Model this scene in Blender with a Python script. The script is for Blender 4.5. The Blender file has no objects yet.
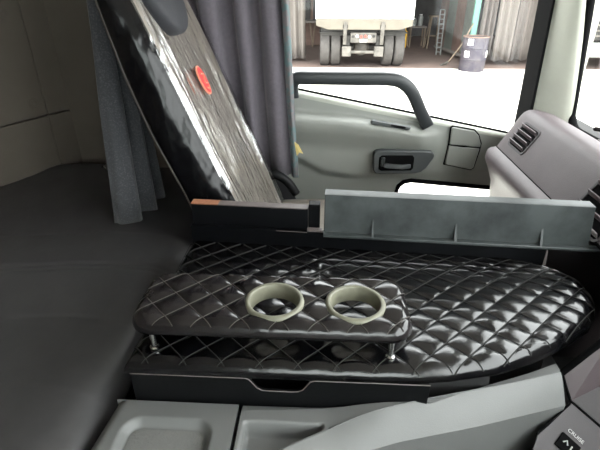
import bpy, math, random
from mathutils import Vector, Matrix, noise
random.seed(7)
R = math.radians
scene = bpy.context.scene
COL = scene.collection

# ------------------------------------------------------------------ camera
cam_d = bpy.data.cameras.new('camera')
cam_d.sensor_width = 36.0
cam_d.lens = 27.0
cam_d.clip_start = 0.02
cam = bpy.data.objects.new('camera', cam_d)
cam.location = (0, 0, 2.2)
cam.rotation_euler = (R(90 - 28.3), 0, R(3.0))
COL.objects.link(cam)
scene.camera = cam

# ------------------------------------------------------------------ sky
world = bpy.data.worlds.new('sky')
scene.world = world
world.use_nodes = True
wn = world.node_tree
bg = wn.nodes['Background']
bg.inputs['Color'].default_value = (0.98, 0.985, 1.0, 1)
bg.inputs['Strength'].default_value = 1.0
# soft high sun behind thin cloud
sun_d = bpy.data.lights.new('sun', 'SUN')
sun_d.energy = 0.8
sun_d.angle = R(12)
sun_d.color = (1.0, 0.95, 0.88)
sun = bpy.data.objects.new('sun', sun_d)
sun.rotation_euler = (R(28), R(6), 0)
COL.objects.link(sun)

vs = scene.view_settings
vs.view_transform = 'Standard'
vs.look = 'None'
vs.gamma = 1.0
vs.use_curve_mapping = False
vs.exposure = 3.4
scene.cycles.max_bounces = 14
scene.cycles.diffuse_bounces = 7
scene.cycles.glossy_bounces = 5
scene.cycles.transparent_max_bounces = 16
scene.cycles.sample_clamp_indirect = 6.0

# ------------------------------------------------------------------ materials
def srgb(r, g, b):
    f = lambda c: (c / 255 / 12.92) if c / 255 <= 0.04045 else ((c / 255 + 0.055) / 1.055) ** 2.4
    return (f(r), f(g), f(b), 1)

def mat(name, col, rough=0.5, metal=0.0, spec=0.5, var=0.0, vscale=8.0, bump=0.0, bscale=200.0,
        coat=0.0, coat_rough=0.1, stretch=None, col2=None, vlo=0.35, vhi=0.65, sheen=0.0, rvar=0.0, bdist=0.002):
    m = bpy.data.materials.new(name)
    m.use_nodes = True
    nt = m.node_tree
    b = nt.nodes['Principled BSDF']
    b.inputs['Roughness'].default_value = rough
    b.inputs['Metallic'].default_value = metal
    b.inputs['Specular IOR Level'].default_value = spec
    b.inputs['Coat Weight'].default_value = coat
    b.inputs['Coat Roughness'].default_value = coat_rough
    if sheen:
        b.inputs['Sheen Weight'].default_value = sheen
    b.inputs['Base Color'].default_value = col
    tc = nt.nodes.new('ShaderNodeTexCoord')
    mp = nt.nodes.new('ShaderNodeMapping')
    if stretch:
        mp.inputs['Scale'].default_value = stretch
    nt.links.new(tc.outputs['Object'], mp.inputs['Vector'])
    if var or col2 or rvar:
        n = nt.nodes.new('ShaderNodeTexNoise')
        n.inputs['Scale'].default_value = vscale
        n.inputs['Detail'].default_value = 6
        n.inputs['Roughness'].default_value = 0.6
        nt.links.new(mp.outputs['Vector'], n.inputs['Vector'])
        cr = nt.nodes.new('ShaderNodeValToRGB')
        cr.color_ramp.elements[0].position = vlo
        cr.color_ramp.elements[1].position = vhi
        if col2 is None:
            cr.color_ramp.elements[0].color = tuple(c * (1 - var) for c in col[:3]) + (1,)
            cr.color_ramp.elements[1].color = tuple(min(1, c * (1 + var)) for c in col[:3]) + (1,)
        else:
            cr.color_ramp.elements[0].color = col
            cr.color_ramp.elements[1].color = col2
        nt.links.new(n.outputs['Fac'], cr.inputs['Fac'])
        if var or col2:
            nt.links.new(cr.outputs['Color'], b.inputs['Base Color'])
        if rvar:
            mr = nt.nodes.new('ShaderNodeMapRange')
            mr.inputs['From Min'].default_value = 0.3
            mr.inputs['From Max'].default_value = 0.7
            mr.inputs['To Min'].default_value = max(0.02, rough - rvar)
            mr.inputs['To Max'].default_value = rough + rvar
            nt.links.new(n.outputs['Fac'], mr.inputs['Value'])
            nt.links.new(mr.outputs['Result'], b.inputs['Roughness'])
    if bump:
        n2 = nt.nodes.new('ShaderNodeTexNoise')
        n2.inputs['Scale'].default_value = bscale
        n2.inputs['Detail'].default_value = 3
        nt.links.new(mp.outputs['Vector'], n2.inputs['Vector'])
        bp = nt.nodes.new('ShaderNodeBump')
        bp.inputs['Strength'].default_value = bump
        bp.inputs['Distance'].default_value = bdist
        nt.links.new(n2.outputs['Fac'], bp.inputs['Height'])
        nt.links.new(bp.outputs['Normal'], b.inputs['Normal'])
    return m

def glassy(name, tint, gloss=0.08, rough=0.02, film=False):
    m = bpy.data.materials.new(name)
    m.use_nodes = True
    nt = m.node_tree
    nt.nodes.remove(nt.nodes['Principled BSDF'])
    out = nt.nodes['Material Output']
    tr = nt.nodes.new('ShaderNodeBsdfTransparent')
    tr.inputs['Color'].default_value = tint
    gl = nt.nodes.new('ShaderNodeBsdfGlossy')
    gl.inputs['Roughness'].default_value = rough
    gl.inputs['Color'].default_value = (1, 1, 1, 1)
    fr = nt.nodes.new('ShaderNodeFresnel')
    ge = nt.nodes.new('ShaderNodeNewGeometry')
    mr = nt.nodes.new('ShaderNodeMapRange')      # same reflectance from both sides of a thin sheet
    ior = 1.45 if film else 1.25
    mr.inputs['To Min'].default_value = ior
    mr.inputs['To Max'].default_value = 1 / ior
    nt.links.new(ge.outputs['Backfacing'], mr.inputs['Value'])
    nt.links.new(mr.outputs['Result'], fr.inputs['IOR'])
    mix = nt.nodes.new('ShaderNodeMixShader')
    if film:
        ad = nt.nodes.new('ShaderNodeMath')
        ad.operation = 'MULTIPLY_ADD'
        ad.inputs[1].default_value = 1.0
        ad.inputs[2].default_value = gloss
        ad.use_clamp = True
        nt.links.new(fr.outputs['Fac'], ad.inputs[0])
        nt.links.new(ad.outputs['Value'], mix.inputs['Fac'])
        tc = nt.nodes.new('ShaderNodeTexCoord')
        mp = nt.nodes.new('ShaderNodeMapping')
        mp.inputs['Rotation'].default_value = (0, R(23), 0)
        mp.inputs['Scale'].default_value = (45, 60, 3.5)
        nz = nt.nodes.new('ShaderNodeTexNoise')
        nz.inputs['Scale'].default_value = 1.0
        nz.inputs['Detail'].default_value = 3
        bp = nt.nodes.new('ShaderNodeBump')
        bp.inputs['Strength'].default_value = 0.9
        bp.inputs['Distance'].default_value = 0.006
        nt.links.new(tc.outputs['Object'], mp.inputs['Vector'])
        nt.links.new(mp.outputs['Vector'], nz.inputs['Vector'])
        nt.links.new(nz.outputs['Fac'], bp.inputs['Height'])
        nt.links.new(bp.outputs['Normal'], gl.inputs['Normal'])
        nt.links.new(bp.outputs['Normal'], fr.inputs['Normal'])
    else:
        nt.links.new(fr.outputs['Fac'], mix.inputs['Fac'])
    nt.links.new(tr.outputs['BSDF'], mix.inputs[1])
    nt.links.new(gl.outputs['BSDF'], mix.inputs[2])
    nt.links.new(mix.outputs['Shader'], out.inputs['Surface'])
    return m

M = {}
M['quilt'] = mat('black_quilted_vinyl', srgb(8, 8, 10), 0.19, spec=0.55, col2=srgb(22, 21, 20), vscale=14, vlo=0.45, vhi=0.8, bump=0.25, bscale=60, rvar=0.08)
M['quilt_worn'] = mat('dusty_quilted_vinyl', srgb(12, 11, 13), 0.2, spec=0.55, col2=srgb(44, 40, 40), vscale=13, vlo=0.3, vhi=0.85, bump=0.25, bscale=60, rvar=0.1)
M['thread'] = mat('grey_stitching', srgb(38, 38, 37), 0.7, spec=0.2)
M['thread_b'] = mat('dusty_stitching', srgb(66, 63, 60), 0.7, spec=0.2)
M['mattress'] = mat('black_mattress_vinyl', srgb(66, 65, 66), 0.42, var=0.18, vscale=5, bump=0.5, bscale=14)
M['black_board'] = mat('black_painted_board', srgb(8, 9, 12), 0.5, spec=0.15, var=0.25, vscale=12)
M['chipboard'] = mat('raw_chipboard', srgb(150, 100, 72), 0.8, var=0.25, vscale=120)
M['edge_grey'] = mat('worn_and_highlit_edge', srgb(96, 88, 86), 0.5, var=0.15, vscale=50)  # worn edges, and the highlight on the ledge top
M['black_plastic'] = mat('black_plastic', srgb(9, 10, 12), 0.5, spec=0.2, bump=0.1)
M['rubber'] = mat('black_rubber', srgb(13, 13, 14), 0.9, spec=0.06)
M['panel_grey'] = mat('dusty_charcoal_plastic', srgb(32, 36, 37), 0.45, col2=srgb(64, 69, 69), vscale=11, vlo=0.3, vhi=0.6, bump=0.08)
M['ring'] = mat('olive_beige_plastic', srgb(112, 111, 96), 0.4, var=0.15, vscale=40)
M['chrome'] = mat('chrome', srgb(200, 200, 198), 0.22, metal=1.0)
M['console'] = mat('light_grey_plastic', srgb(104, 105, 104), 0.45, var=0.05, vscale=6, bump=0.12, bscale=500)
M['console_tex'] = mat('grained_grey_plastic', srgb(114, 114, 112), 0.55, var=0.06, vscale=20, bump=0.8, bscale=260)
M['console_dark'] = mat('mid_grey_plastic', srgb(94, 93, 93), 0.5, bump=0.12, bscale=500)
M['dash'] = mat('mauve_grey_dash_plastic', srgb(82, 73, 76), 0.5, var=0.07, vscale=10, bump=0.2, bscale=420)
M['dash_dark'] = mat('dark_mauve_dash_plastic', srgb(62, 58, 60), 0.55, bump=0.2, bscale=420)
M['door'] = mat('grey_door_plastic', srgb(130, 132, 127), 0.5, var=0.04, vscale=5, bump=0.1, bscale=420)
M['door_dark'] = mat('dark_grey_door_plastic', srgb(66, 69, 70), 0.45)
M['black_gloss'] = mat('black_grip_plastic', srgb(38, 41, 43), 0.42)
M['pillar'] = mat('beige_grey_pillar_plastic', srgb(158, 160, 150), 0.55, var=0.06, vscale=7, bump=0.1)
M['wall'] = mat('grey_brown_felt_lining', srgb(94, 87, 79), 0.85, var=0.08, vscale=4, bump=0.15, bscale=300)
M['shell'] = mat('grey_cab_lining', srgb(158, 154, 150), 0.85, var=0.06, vscale=4)
M['floor'] = mat('black_rubber_mat', srgb(34, 34, 35), 0.8, bump=0.3, bscale=90)
M['seat_fabric'] = mat('grey_brown_seat_fabric', srgb(124, 117, 109), 0.4, var=0.14, vscale=10, bump=0.3, bscale=120, stretch=(1, 1, .3))
M['seat_black'] = mat('black_seat_vinyl', srgb(7, 7, 9), 0.22, spec=0.3, var=0.2, vscale=8, bump=0.8, bscale=10, bdist=0.03, stretch=(1, 1, .45))
M['piping'] = mat('grey_brown_piping', srgb(62, 57, 52), 0.6)
M['headrest'] = mat('navy_black_fabric', srgb(30, 31, 37), 0.7, bump=0.3, bscale=200)
M['film'] = glassy('clear_plastic_wrap', (0.95, 0.95, 0.95, 1), gloss=0.14, rough=0.1, film=True)
M['badge'] = mat('red_badge', srgb(178, 40, 46), 0.5)
M['badge_rim'] = mat('orange_badge_rim', srgb(215, 130, 105), 0.5)
M['curtain'] = mat('speckled_grey_cloth', srgb(60, 61, 65), 0.9, col2=srgb(84, 85, 88), vscale=260, vlo=0.5, vhi=0.65, sheen=0.2)
M['curtain_b'] = mat('mauve_grey_cloth', srgb(82, 77, 84), 0.9, var=0.1, vscale=90, sheen=0.2)
M['hem'] = mat('floral_hem', srgb(104, 100, 102), 0.85, col2=srgb(84, 104, 106), vscale=45, vlo=0.45, vhi=0.6)
M['tag'] = mat('yellow_tag', srgb(205, 185, 120), 0.7)
M['strap'] = mat('black_belt_webbing', srgb(26, 26, 29), 0.6)
M['glass'] = glassy('window_glass', (0.9, 0.94, 0.92, 1))
M['white_paint'] = mat('white_truck_paint', srgb(240, 240, 236), 0.5, var=0.03, vscale=2)
M['beige_paint'] = mat('dusty_cream_paint', srgb(96, 90, 80), 0.6, var=0.12, vscale=3)
M['tyre'] = mat('dusty_tyre_rubber', srgb(64, 61, 59), 0.85, var=0.2, vscale=9, bump=0.6, bscale=30)
M['dirty_metal'] = mat('dirty_grey_metal', srgb(84, 80, 75), 0.6, var=0.4, vscale=6)
M['dark_metal'] = mat('dark_chassis_metal', srgb(40, 38, 36), 0.7, var=0.3, vscale=6)
M['lamp_red'] = mat('red_tail_lamp', srgb(190, 60, 50), 0.3)
M['lamp_white'] = mat('white_lens', srgb(230, 230, 226), 0.3)
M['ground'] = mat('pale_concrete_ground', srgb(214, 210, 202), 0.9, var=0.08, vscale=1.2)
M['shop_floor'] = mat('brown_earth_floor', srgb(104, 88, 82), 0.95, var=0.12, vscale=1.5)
M['tarp'] = mat('pale_grey_tarpaulin', srgb(88, 82, 78), 0.8, var=0.1, vscale=2.5)
M['tarp_white'] = mat('off_white_tarpaulin', srgb(106, 100, 95), 0.8, var=0.06, vscale=2.5)
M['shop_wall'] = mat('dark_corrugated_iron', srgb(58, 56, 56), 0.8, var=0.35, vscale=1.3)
M['shop_green'] = mat('faded_teal_paint', srgb(62, 84, 80), 0.7, var=0.2, vscale=1.5)
M['green_pole'] = mat('mint_green_paint', srgb(80, 126, 112), 0.5, var=0.15, vscale=3)
M['sheet_a'] = mat('grey_green_sheet', srgb(82, 86, 80), 0.8, var=0.2, vscale=2)
M['sheet_b'] = mat('rusty_sheet', srgb(92, 72, 64), 0.8, var=0.25, vscale=2)
M['drum'] = mat('scuffed_violet_grey_drum', srgb(42, 38, 50), 0.6, col2=srgb(70, 64, 66), vscale=5, vlo=0.4, vhi=0.75)
M['drum_rim'] = mat('rusty_drum_rim', srgb(104, 84, 74), 0.7, var=0.2, vscale=9)
M['paper'] = mat('white_paper', srgb(232, 232, 228), 0.7)
M['wood'] = mat('weathered_wood', srgb(112, 98, 84), 0.85, var=0.25, vscale=8, stretch=(1, 1, .2))
M['yellow'] = mat('yellow_plastic', srgb(216, 168, 50), 0.5)
M['blue_cloth'] = mat('blue_work_cloth', srgb(80, 100, 130), 0.9, var=0.3, vscale=6)
M['plate_ink'] = mat('dark_ink', srgb(60, 60, 62), 0.6)
M['text_white'] = mat('white_print', srgb(188, 188, 186), 0.6)
M['truck_grey'] = mat('pale_grey_paint', srgb(120, 122, 120), 0.5, var=0.1, vscale=3)

# ------------------------------------------------------------------ mesh helpers
ORG = {}

class MB:
    def __init__(s):
        s.v, s.f = [], []
    def add(s, vs_, fs):
        o = len(s.v)
        s.v += [tuple(p) for p in vs_]
        s.f += [tuple(i + o for i in f) for f in fs]
        return s
    def box(s, a, b, rot=None, c=None):
        x0, y0, z0 = a; x1, y1, z1 = b
        p = [Vector(q) for q in ((x0, y0, z0), (x1, y0, z0), (x1, y1, z0), (x0, y1, z0), (x0, y0, z1), (x1, y0, z1), (x1, y1, z1), (x0, y1, z1))]
        if rot:
            c = Vector(c) if c else sum(p, Vector()) / 8
            mt = Matrix.Rotation(rot[0], 3, rot[1])
            p = [mt @ (q - c) + c for q in p]
        return s.add(p, [(0, 3, 2, 1), (4, 5, 6, 7), (0, 1, 5, 4), (1, 2, 6, 5), (2, 3, 7, 6), (3, 0, 4, 7)])
    def prism(s, poly, ax, a, b):
        # poly: 2-D points in the two other axes (in order x,y,z)
        n = len(poly)
        def mk(p, t):
            q = list(p); q.insert(ax, t); return q
        vs_ = [mk(p, a) for p in poly] + [mk(p, b) for p in poly]
        fs = [tuple(range(n))[::-1], tuple(range(n, 2 * n))]
        fs += [(i, (i + 1) % n, (i + 1) % n + n, i + n) for i in range(n)]
        return s.add(vs_, fs)
    def tube(s, path, r, n=10, rs=None, flat=1.0):
        path = [Vector(p) for p in path]
        rings = []
        up = Vector((0, 0, 1))
        for i, p in enumerate(path):
            t = (path[min(i + 1, len(path) - 1)] - path[max(i - 1, 0)]).normalized()
            u = t.cross(up)
            if u.length < 0.05:
                u = t.cross(Vector((0, 1, 0)))
            u.normalize()
            w = u.cross(t).normalized()
            rr = rs[i] if rs else r
            rings.append([p + (u * math.cos(2 * math.pi * k / n) * flat + w * math.sin(2 * math.pi * k / n)) * rr for k in range(n)])
        return s.loft(rings, True, True)
    def loft(s, rings, closed=True, caps=False):
        n = len(rings[0]); vs_ = [p for r in rings for p in r]; fs = []
        for i in range(len(rings) - 1):
            for k in range(n if closed else n - 1):
                k2 = (k + 1) % n
                fs.append((i * n + k, i * n + k2, (i + 1) * n + k2, (i + 1) * n + k))
        if caps:
            fs.append(tuple(range(n))[::-1])
            fs.append(tuple(range((len(rings) - 1) * n, len(rings) * n)))
        return s.add(vs_, fs)
    def lathe(s, prof, c, n=32, ax=2, close=False):
        rings = []
        for r, h in prof:
            ring = []
            for k in range(n):
                a = 2 * math.pi * k / n
                q = [r * math.cos(a), r * math.sin(a)]
                q.insert(ax, h)
                ring.append((c[0] + q[0], c[1] + q[1], c[2] + q[2]))
            rings.append(ring)
        if close:
            rings.append(rings[0])
        return s.loft(rings, True, False)
    def grid(s, fn, nu, nv, keep=None):
        vs_ = [fn(i / nu, j / nv) for j in range(nv + 1) for i in range(nu + 1)]
        fs = []
        for j in range(nv):
            for i in range(nu):
                q = (j * (nu + 1) + i, j * (nu + 1) + i + 1, (j + 1) * (nu + 1) + i + 1, (j + 1) * (nu + 1) + i)
                if keep is None or keep([sum(vs_[k][a] for k in q) / 4 for a in range(3)]):
                    fs.append(q)
        return s.add(vs_, fs)
    def build(s, name, m, parent=None, smooth=False, bevel=0.0, seg=2, solid=0.0, sub=0, angle=None):
        me = bpy.data.meshes.new(name)
        org = Vector(ORG.get(parent.name, (0, 0, 0))) if parent else Vector((0, 0, 0))
        if parent is None:
            xs = [p[0] for p in s.v]; ys = [p[1] for p in s.v]; zs = [p[2] for p in s.v]
            org = Vector(((min(xs) + max(xs)) / 2, (min(ys) + max(ys)) / 2, min(zs)))
        me.from_pydata([tuple(Vector(p) - org) for p in s.v], [], s.f)
        me.validate()
        import bmesh
        bm = bmesh.new(); bm.from_mesh(me)
        bmesh.ops.remove_doubles(bm, verts=bm.verts, dist=1e-6)
        bmesh.ops.recalc_face_normals(bm, faces=bm.faces)
        bm.to_mesh(me); bm.free()
        me.materials.append(M[m] if isinstance(m, str) else m)
        o = bpy.data.objects.new(name, me)
        COL.objects.link(o)
        if parent:
            o.parent = parent
            ORG[o.name] = tuple(org)
        else:
            o.location = org
            ORG[o.name] = tuple(org)
        if solid:
            md = o.modifiers.new('thickness', 'SOLIDIFY'); md.thickness = solid; md.offset = 0
        if bevel:
            md = o.modifiers.new('bevel', 'BEVEL'); md.width = bevel; md.segments = seg; md.limit_method = 'ANGLE'; md.angle_limit = R(35)
        if sub:
            md = o.modifiers.new('sub', 'SUBSURF'); md.levels = sub; md.render_levels = sub
        if smooth or bevel:
            me.polygons.foreach_set('use_smooth', [True] * len(me.polygons))
            if angle or (bevel and not smooth):
                me.set_sharp_from_angle(angle=R(angle or 40))
        return o

def tag(o, label=None, cat=None, group=None, kind=None):
    if label: o['label'] = label
    if cat: o['category'] = cat
    if group: o['group'] = group
    if kind: o['kind'] = kind
    return o

def thing(name, loc, label, cat, group=None, kind=None):
    o = bpy.data.objects.new(name, None)
    o.empty_display_size = 0.05
    COL.objects.link(o)
    o.location = loc
    ORG[o.name] = tuple(loc)
    return tag(o, label, cat, group, kind)

def B(a, b, **k):
    return MB().box(a, b, **k)

def copy_at(o, parent, loc):
    c = o.copy(); COL.objects.link(c); c.parent = parent
    c.location = loc
    return c

def text(name, body, size, mtx, m, parent, depth=0.0005):
    cu = bpy.data.curves.new(name, 'FONT')
    cu.body = body; cu.size = size; cu.align_x = 'CENTER'; cu.align_y = 'CENTER'; cu.extrude = depth
    cu.materials.append(M[m])
    o = bpy.data.objects.new(name, cu); COL.objects.link(o)
    org = Vector(ORG[parent.name])
    cu2 = bpy.data.meshes.new_from_object(o)
    bpy.data.objects.remove(o)
    cu2.name = name
    o = bpy.data.objects.new(name, cu2); COL.objects.link(o)
    o.parent = parent
    o.matrix_local = Matrix.Translation(-org) @ mtx
    return o

def frame(x, y, z, loc):
    m = Matrix((Vector(x), Vector(y), Vector(z))).transposed().to_4x4()
    m.translation = Vector(loc)
    return m

def sm(a, b, x):
    t = max(0, min(1, (x - a) / (b - a))); return t * t * (3 - 2 * t)

def interp(tab, x):
    if x <= tab[0][0]: return tab[0][1]
    for (x0, y0), (x1, y1) in zip(tab, tab[1:]):
        if x <= x1: return y0 + (y1 - y0) * (x - x0) / (x1 - x0)
    return tab[-1][1]

# ================================================================== SETTING: OUTDOORS
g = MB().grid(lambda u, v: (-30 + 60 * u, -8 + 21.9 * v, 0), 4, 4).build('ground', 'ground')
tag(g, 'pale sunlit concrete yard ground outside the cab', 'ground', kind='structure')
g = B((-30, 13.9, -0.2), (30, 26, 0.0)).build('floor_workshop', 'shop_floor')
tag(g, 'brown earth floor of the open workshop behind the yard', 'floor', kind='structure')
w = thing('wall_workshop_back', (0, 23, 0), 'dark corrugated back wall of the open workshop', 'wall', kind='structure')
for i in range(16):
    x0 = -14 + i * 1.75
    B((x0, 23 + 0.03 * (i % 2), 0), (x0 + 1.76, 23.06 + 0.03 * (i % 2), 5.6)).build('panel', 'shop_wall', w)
w = B((-14.2, 11.2, 5.6), (14.2, 23.2, 5.75)).build('ceiling_workshop', 'shop_wall')  # out of view; front edge carried forward to shade the truck
tag(w, 'unseen dark corrugated workshop roof extended forward to shade the truck', 'roof', kind='structure')
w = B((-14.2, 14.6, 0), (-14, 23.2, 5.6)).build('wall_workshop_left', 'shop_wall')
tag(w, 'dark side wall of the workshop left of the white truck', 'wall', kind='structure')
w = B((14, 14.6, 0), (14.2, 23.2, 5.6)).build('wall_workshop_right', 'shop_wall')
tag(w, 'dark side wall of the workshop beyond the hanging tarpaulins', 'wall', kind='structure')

# ================================================================== SETTING: CAB SHELL
RY = 1.62       # inner face of the passenger side
LYW = -0.85     # inner face of the driver side
CZ = 2.62
f = B((-1.25, LYW - .05, 0.98), (.90, 1.72, 1.02)).build('floor', 'floor')
tag(f, 'black rubber floor of the truck cab', 'floor', kind='structure')
f = B((-1.25, LYW - .08, CZ), (0.86, 1.75, CZ + .05)).build('ceiling', 'shell')
tag(f, 'grey lined roof of the truck cab', 'ceiling', kind='structure')

# rear wall behind the bunk, quilt panels with buttons
def wall_pt(p0, p1, s, z, off):
    d = Vector((p1[0] - p0[0], p1[1] - p0[1], 0)); L = d.length; d.normalize()
    n = Vector((d.y, -d.x, 0))
    q = Vector((p0[0], p0[1], 0)) + d * s + n * off
    return (q.x, q.y, z)
wr = thing('wall_rear', (-1.1, 0.3, 1.0), 'grey brown padded lining wall behind the bunk mattress', 'wall', kind='structure')
def wall_panel(p0, p1, s0, s1, z0, z1, parent, name='panel', m='wall', t=0.02):
    mb = MB()
    ps = [wall_pt(p0, p1, s, z, o) for z in (z0, z1) for (s, o) in ((s0, 0), (s1, 0), (s1, -t), (s0, -t))]
    mb.add(ps, [(0, 1, 2, 3), (4, 5, 6, 7), (0, 1, 5, 4), (1, 2, 6, 5), (2, 3, 7, 6), (3, 0, 4, 7)])
    return mb.build(name, m, parent, bevel=0.004)
P0, P1 = (-1.136, 1.18), (-0.925, 1.645)
LN = math.hypot(P1[0] - P0[0], P1[1] - P0[1])
SE = 0.395
for (a, b) in ((0.0, SE - .0007), (SE + .0007, LN)):
    wall_panel(P0, P1, a, b, 1.0, 1.785, wr)
    wall_panel(P0, P1, a, b, 1.788, CZ, wr)
wall_panel((-1.136, LYW), (-1.136, 1.18), 0.0, 2.028, 1.0, 1.785, wr)
wall_panel((-1.136, LYW), (-1.136, 1.18), 0.0, 2.028, 1.788, CZ, wr)
B((-1.25, LYW - .05, 0.98), (-1.165, 1.72, CZ + .02)).build('backing', 'shell', wr)
for (s, z) in ((0.355, 1.835), (0.335, 2.115), (0.33, 2.42), (0.05, 1.9), (0.05, 2.25)):
    c = wall_pt(P0, P1, s, z, 0.0)
    d = Vector((P1[0] - P0[0], P1[1] - P0[1], 0)).normalized(); n = Vector((d.y, -d.x, 0))
    mb = MB()
    rings = []
    for r_, h in ((.0001, .003), (.008, .004), (.010, .001), (.013, .001), (.016, .0035), (.019, -.001)):
        rings.append([Vector(c) + d * r_ * math.cos(k * math.pi / 8) + Vector((0, 0, 1)) * r_ * math.sin(k * math.pi / 8) + n * h for k in range(16)])
    mb.loft(rings).build('button', 'wall', wr, smooth=True)

# passenger side wall behind the door
wl = thing('wall_left', (-0.7, RY, 1.0), 'grey lining of the cab side behind the passenger door', 'wall', kind='structure')
B((-1.2, RY, 1.0), (-0.25, RY + .1, CZ)).build('panel', 'wall', wl, bevel=.004)
B((-0.25, RY, 2.44), (0.72, RY + .1, CZ)).build('header', 'shell', wl, bevel=.01)
# driver side
wd = thing('wall_right', (0, LYW, 1.0), 'grey driver side of the cab around the driver door', 'wall', kind='structure')
B((-1.2, LYW - .1, 1.0), (-0.25, LYW, CZ)).build('panel', 'shell', wd)
B((-0.25, LYW - .1, 2.44), (0.74, LYW, CZ)).build('header', 'shell', wd)
d2 = thing('door_2', (.24, LYW, 1.0), 'grey driver door with its side window behind the viewer', 'door', kind='structure')
B((-0.25, LYW - .1, 1.0), (0.70, LYW, 1.84)).build('inner_panel', 'door', d2, bevel=.01)
B((-0.25, LYW - .05, 1.84), (0.70, LYW - .045, 2.44)).build('window_pane', 'glass', d2)
# front bulkhead below the windscreen
fb = B((.84, LYW - .05, 0.98), (.90, 1.66, 1.775)).build('wall_front', 'floor')  # floor black here stands in for the shade under the dash
tag(fb, 'bulkhead below the windscreen in front of the dashboard', 'wall', kind='structure')

# windscreen
def wsx(y):
    t = (y - 0.35) / 1.13
    return 0.815 - 0.015 * abs(t) ** 3
def wsp(y, z):
    return (wsx(y) - (z - 1.8) * 0.12, y, z)
ws = thing('window_1', (0.80, 0.35, 1.79), 'curved windscreen glass in a black rubber seal', 'window', kind='structure')
Y0, Y1 = -0.78, 1.485
MB().grid(lambda u, v: wsp(Y0 + (Y1 - Y0) * u, 1.785 + .725 * v), 30, 6).build('pane', 'glass', ws, smooth=True)
loop = []
N = 24
def rr_loop():
    r_ = 0.05
    pts = []
    za, zb = 1.785, 2.51
    for i in range(N + 1): pts.append((Y0 + r_ + (Y1 - Y0 - 2 * r_) * i / N, za))
    for k in range(1, 6): a = k / 6 * math.pi / 2; pts.append((Y1 - r_ + r_ * math.sin(a), za + r_ - r_ * math.cos(a)))
    for i in range(7): pts.append((Y1, za + r_ + (zb - za - 2 * r_) * i / 6))
    for k in range(1, 6): a = k / 6 * math.pi / 2; pts.append((Y1 - r_ + r_ * math.cos(a), zb - r_ + r_ * math.sin(a)))
    for i in range(N + 1): pts.append((Y1 - r_ - (Y1 - Y0 - 2 * r_) * i / N, zb))
    for i in range(7): pts.append((Y0, zb - r_ - (zb - za - 2 * r_) * i / 6))
    return pts
pl = [wsp(y, z) for y, z in rr_loop()]; pl.append(pl[0])
MB().tube(pl, 0.013, 8).build('seal', 'rubber', ws, smooth=True)
MB().grid(lambda u, v: (wsp(Y0 + (Y1 - Y0) * u, 2.5)[0] - .12 * v, Y0 + (Y1 - Y0) * u, 2.5 + .14 * v), 20, 2).build('header', 'shell', ws, solid=.03)

# A-pillar
tp = thing('trim_1', (0.72, 1.55, 1.7), 'beige grey pillar trim between the side window and the windscreen', 'pillar', kind='structure')
def pil(u, v):
    z = 1.62 + 1.0 * v
    xa = 0.703 - 0.035 * (z - 1.8) ; xb = 0.812 - 0.21 * (z - 1.8)
    if v < .2: xb = max(xb, 0.815)
    x = xa + (xb - xa) * u
    return (x, 1.56 - 0.075 * sm(0, 1, u) - .012 * math.sin(u * math.pi), z)
MB().grid(pil, 10, 20).build('cover', 'pillar', tp, smooth=True, solid=.02)
B((.715, 1.60, 1.0), (.86, 1.70, CZ)).build('post', 'shell', tp)
tp = thing('trim_2', (0.8, LYW, 1.7), 'pillar trim on the driver side of the windscreen', 'pillar', kind='structure')
B((.70, LYW - .09, 1.0), (.86, LYW + .06, CZ)).build('post', 'pillar', tp, bevel=.02)

# ------------------------------------------------------------------ passenger door
def sill(x):
    return 1.845 - 0.192 * x
DX0, DX1 = -0.27, 0.70
door = thing('door_1', (0.2, 1.6, 1.05), 'grey passenger door with black grab bar and lower window', 'door', kind='structure')
LWX0, LWX1, LWZ0, LWZ1 = 0.285, 0.72, 1.2, 1.525
def lw_in(x, z, g_=0.0):
    top = 1.543 - 0.07 * max(0, x - .32)
    r_ = .04
    x0, x1, z1, z0 = LWX0 - g_, LWX1 + g_, top + g_, LWZ0 - g_
    if not (x0 < x < x1 and z0 < z < z1): return False
    for cx, cz, sx, sz in ((x0 + r_, z1 - r_, -1, 1), (x1 - r_, z1 - r_, 1, 1), (x0 + r_, z0 + r_, -1, -1), (x1 - r_, z0 + r_, 1, -1)):
        if (x - cx) * sx > 0 and (z - cz) * sz > 0 and math.hypot(x - cx, z - cz) > r_: return False
    return True
def crease(x):
    # line of the ledge that runs across the panel
    return interp([(-.27, 1.785), (-.1, 1.782), (.1, 1.768), (.25, 1.748), (.36, 1.728), (.66, 1.68)], x)
def door_y(x, z):
    y = 1.6
    c = crease(x)
    k = 1 - sm(.33, .43, x)
    # upper face leans out to the sill, ledge stands proud beneath it, fading to the right
    d = c - z
    led = 0.05 * sm(-.022, 0.002, d) * (1 - 0.8 * sm(0.004, .12, d))
    y -= led * k
    y -= 0.010 * (1 - k) * sm(-.05, .05, d)
    # lower bulge under a sweeping edge
    e = interp([(-.27, 1.66), (-.08, 1.63), (0.0, 1.585), (.1, 1.57), (.25, 1.578), (.66, 1.60)], x)
    y += 0.016 * sm(0.0, 0.035, e - z) * (1 - sm(.05, .3, x) * .6)
    return y
def dgrid(u, v):
    x = DX0 + (DX1 - DX0) * u
    z = 1.02 + (sill(x) - .012 - 1.02) * v
    return (x, door_y(x, z), z)
MB().grid(dgrid, 124, 110, keep=lambda c: not lw_in(c[0], c[2])).build('inner_panel', 'door', door, smooth=True)
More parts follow.
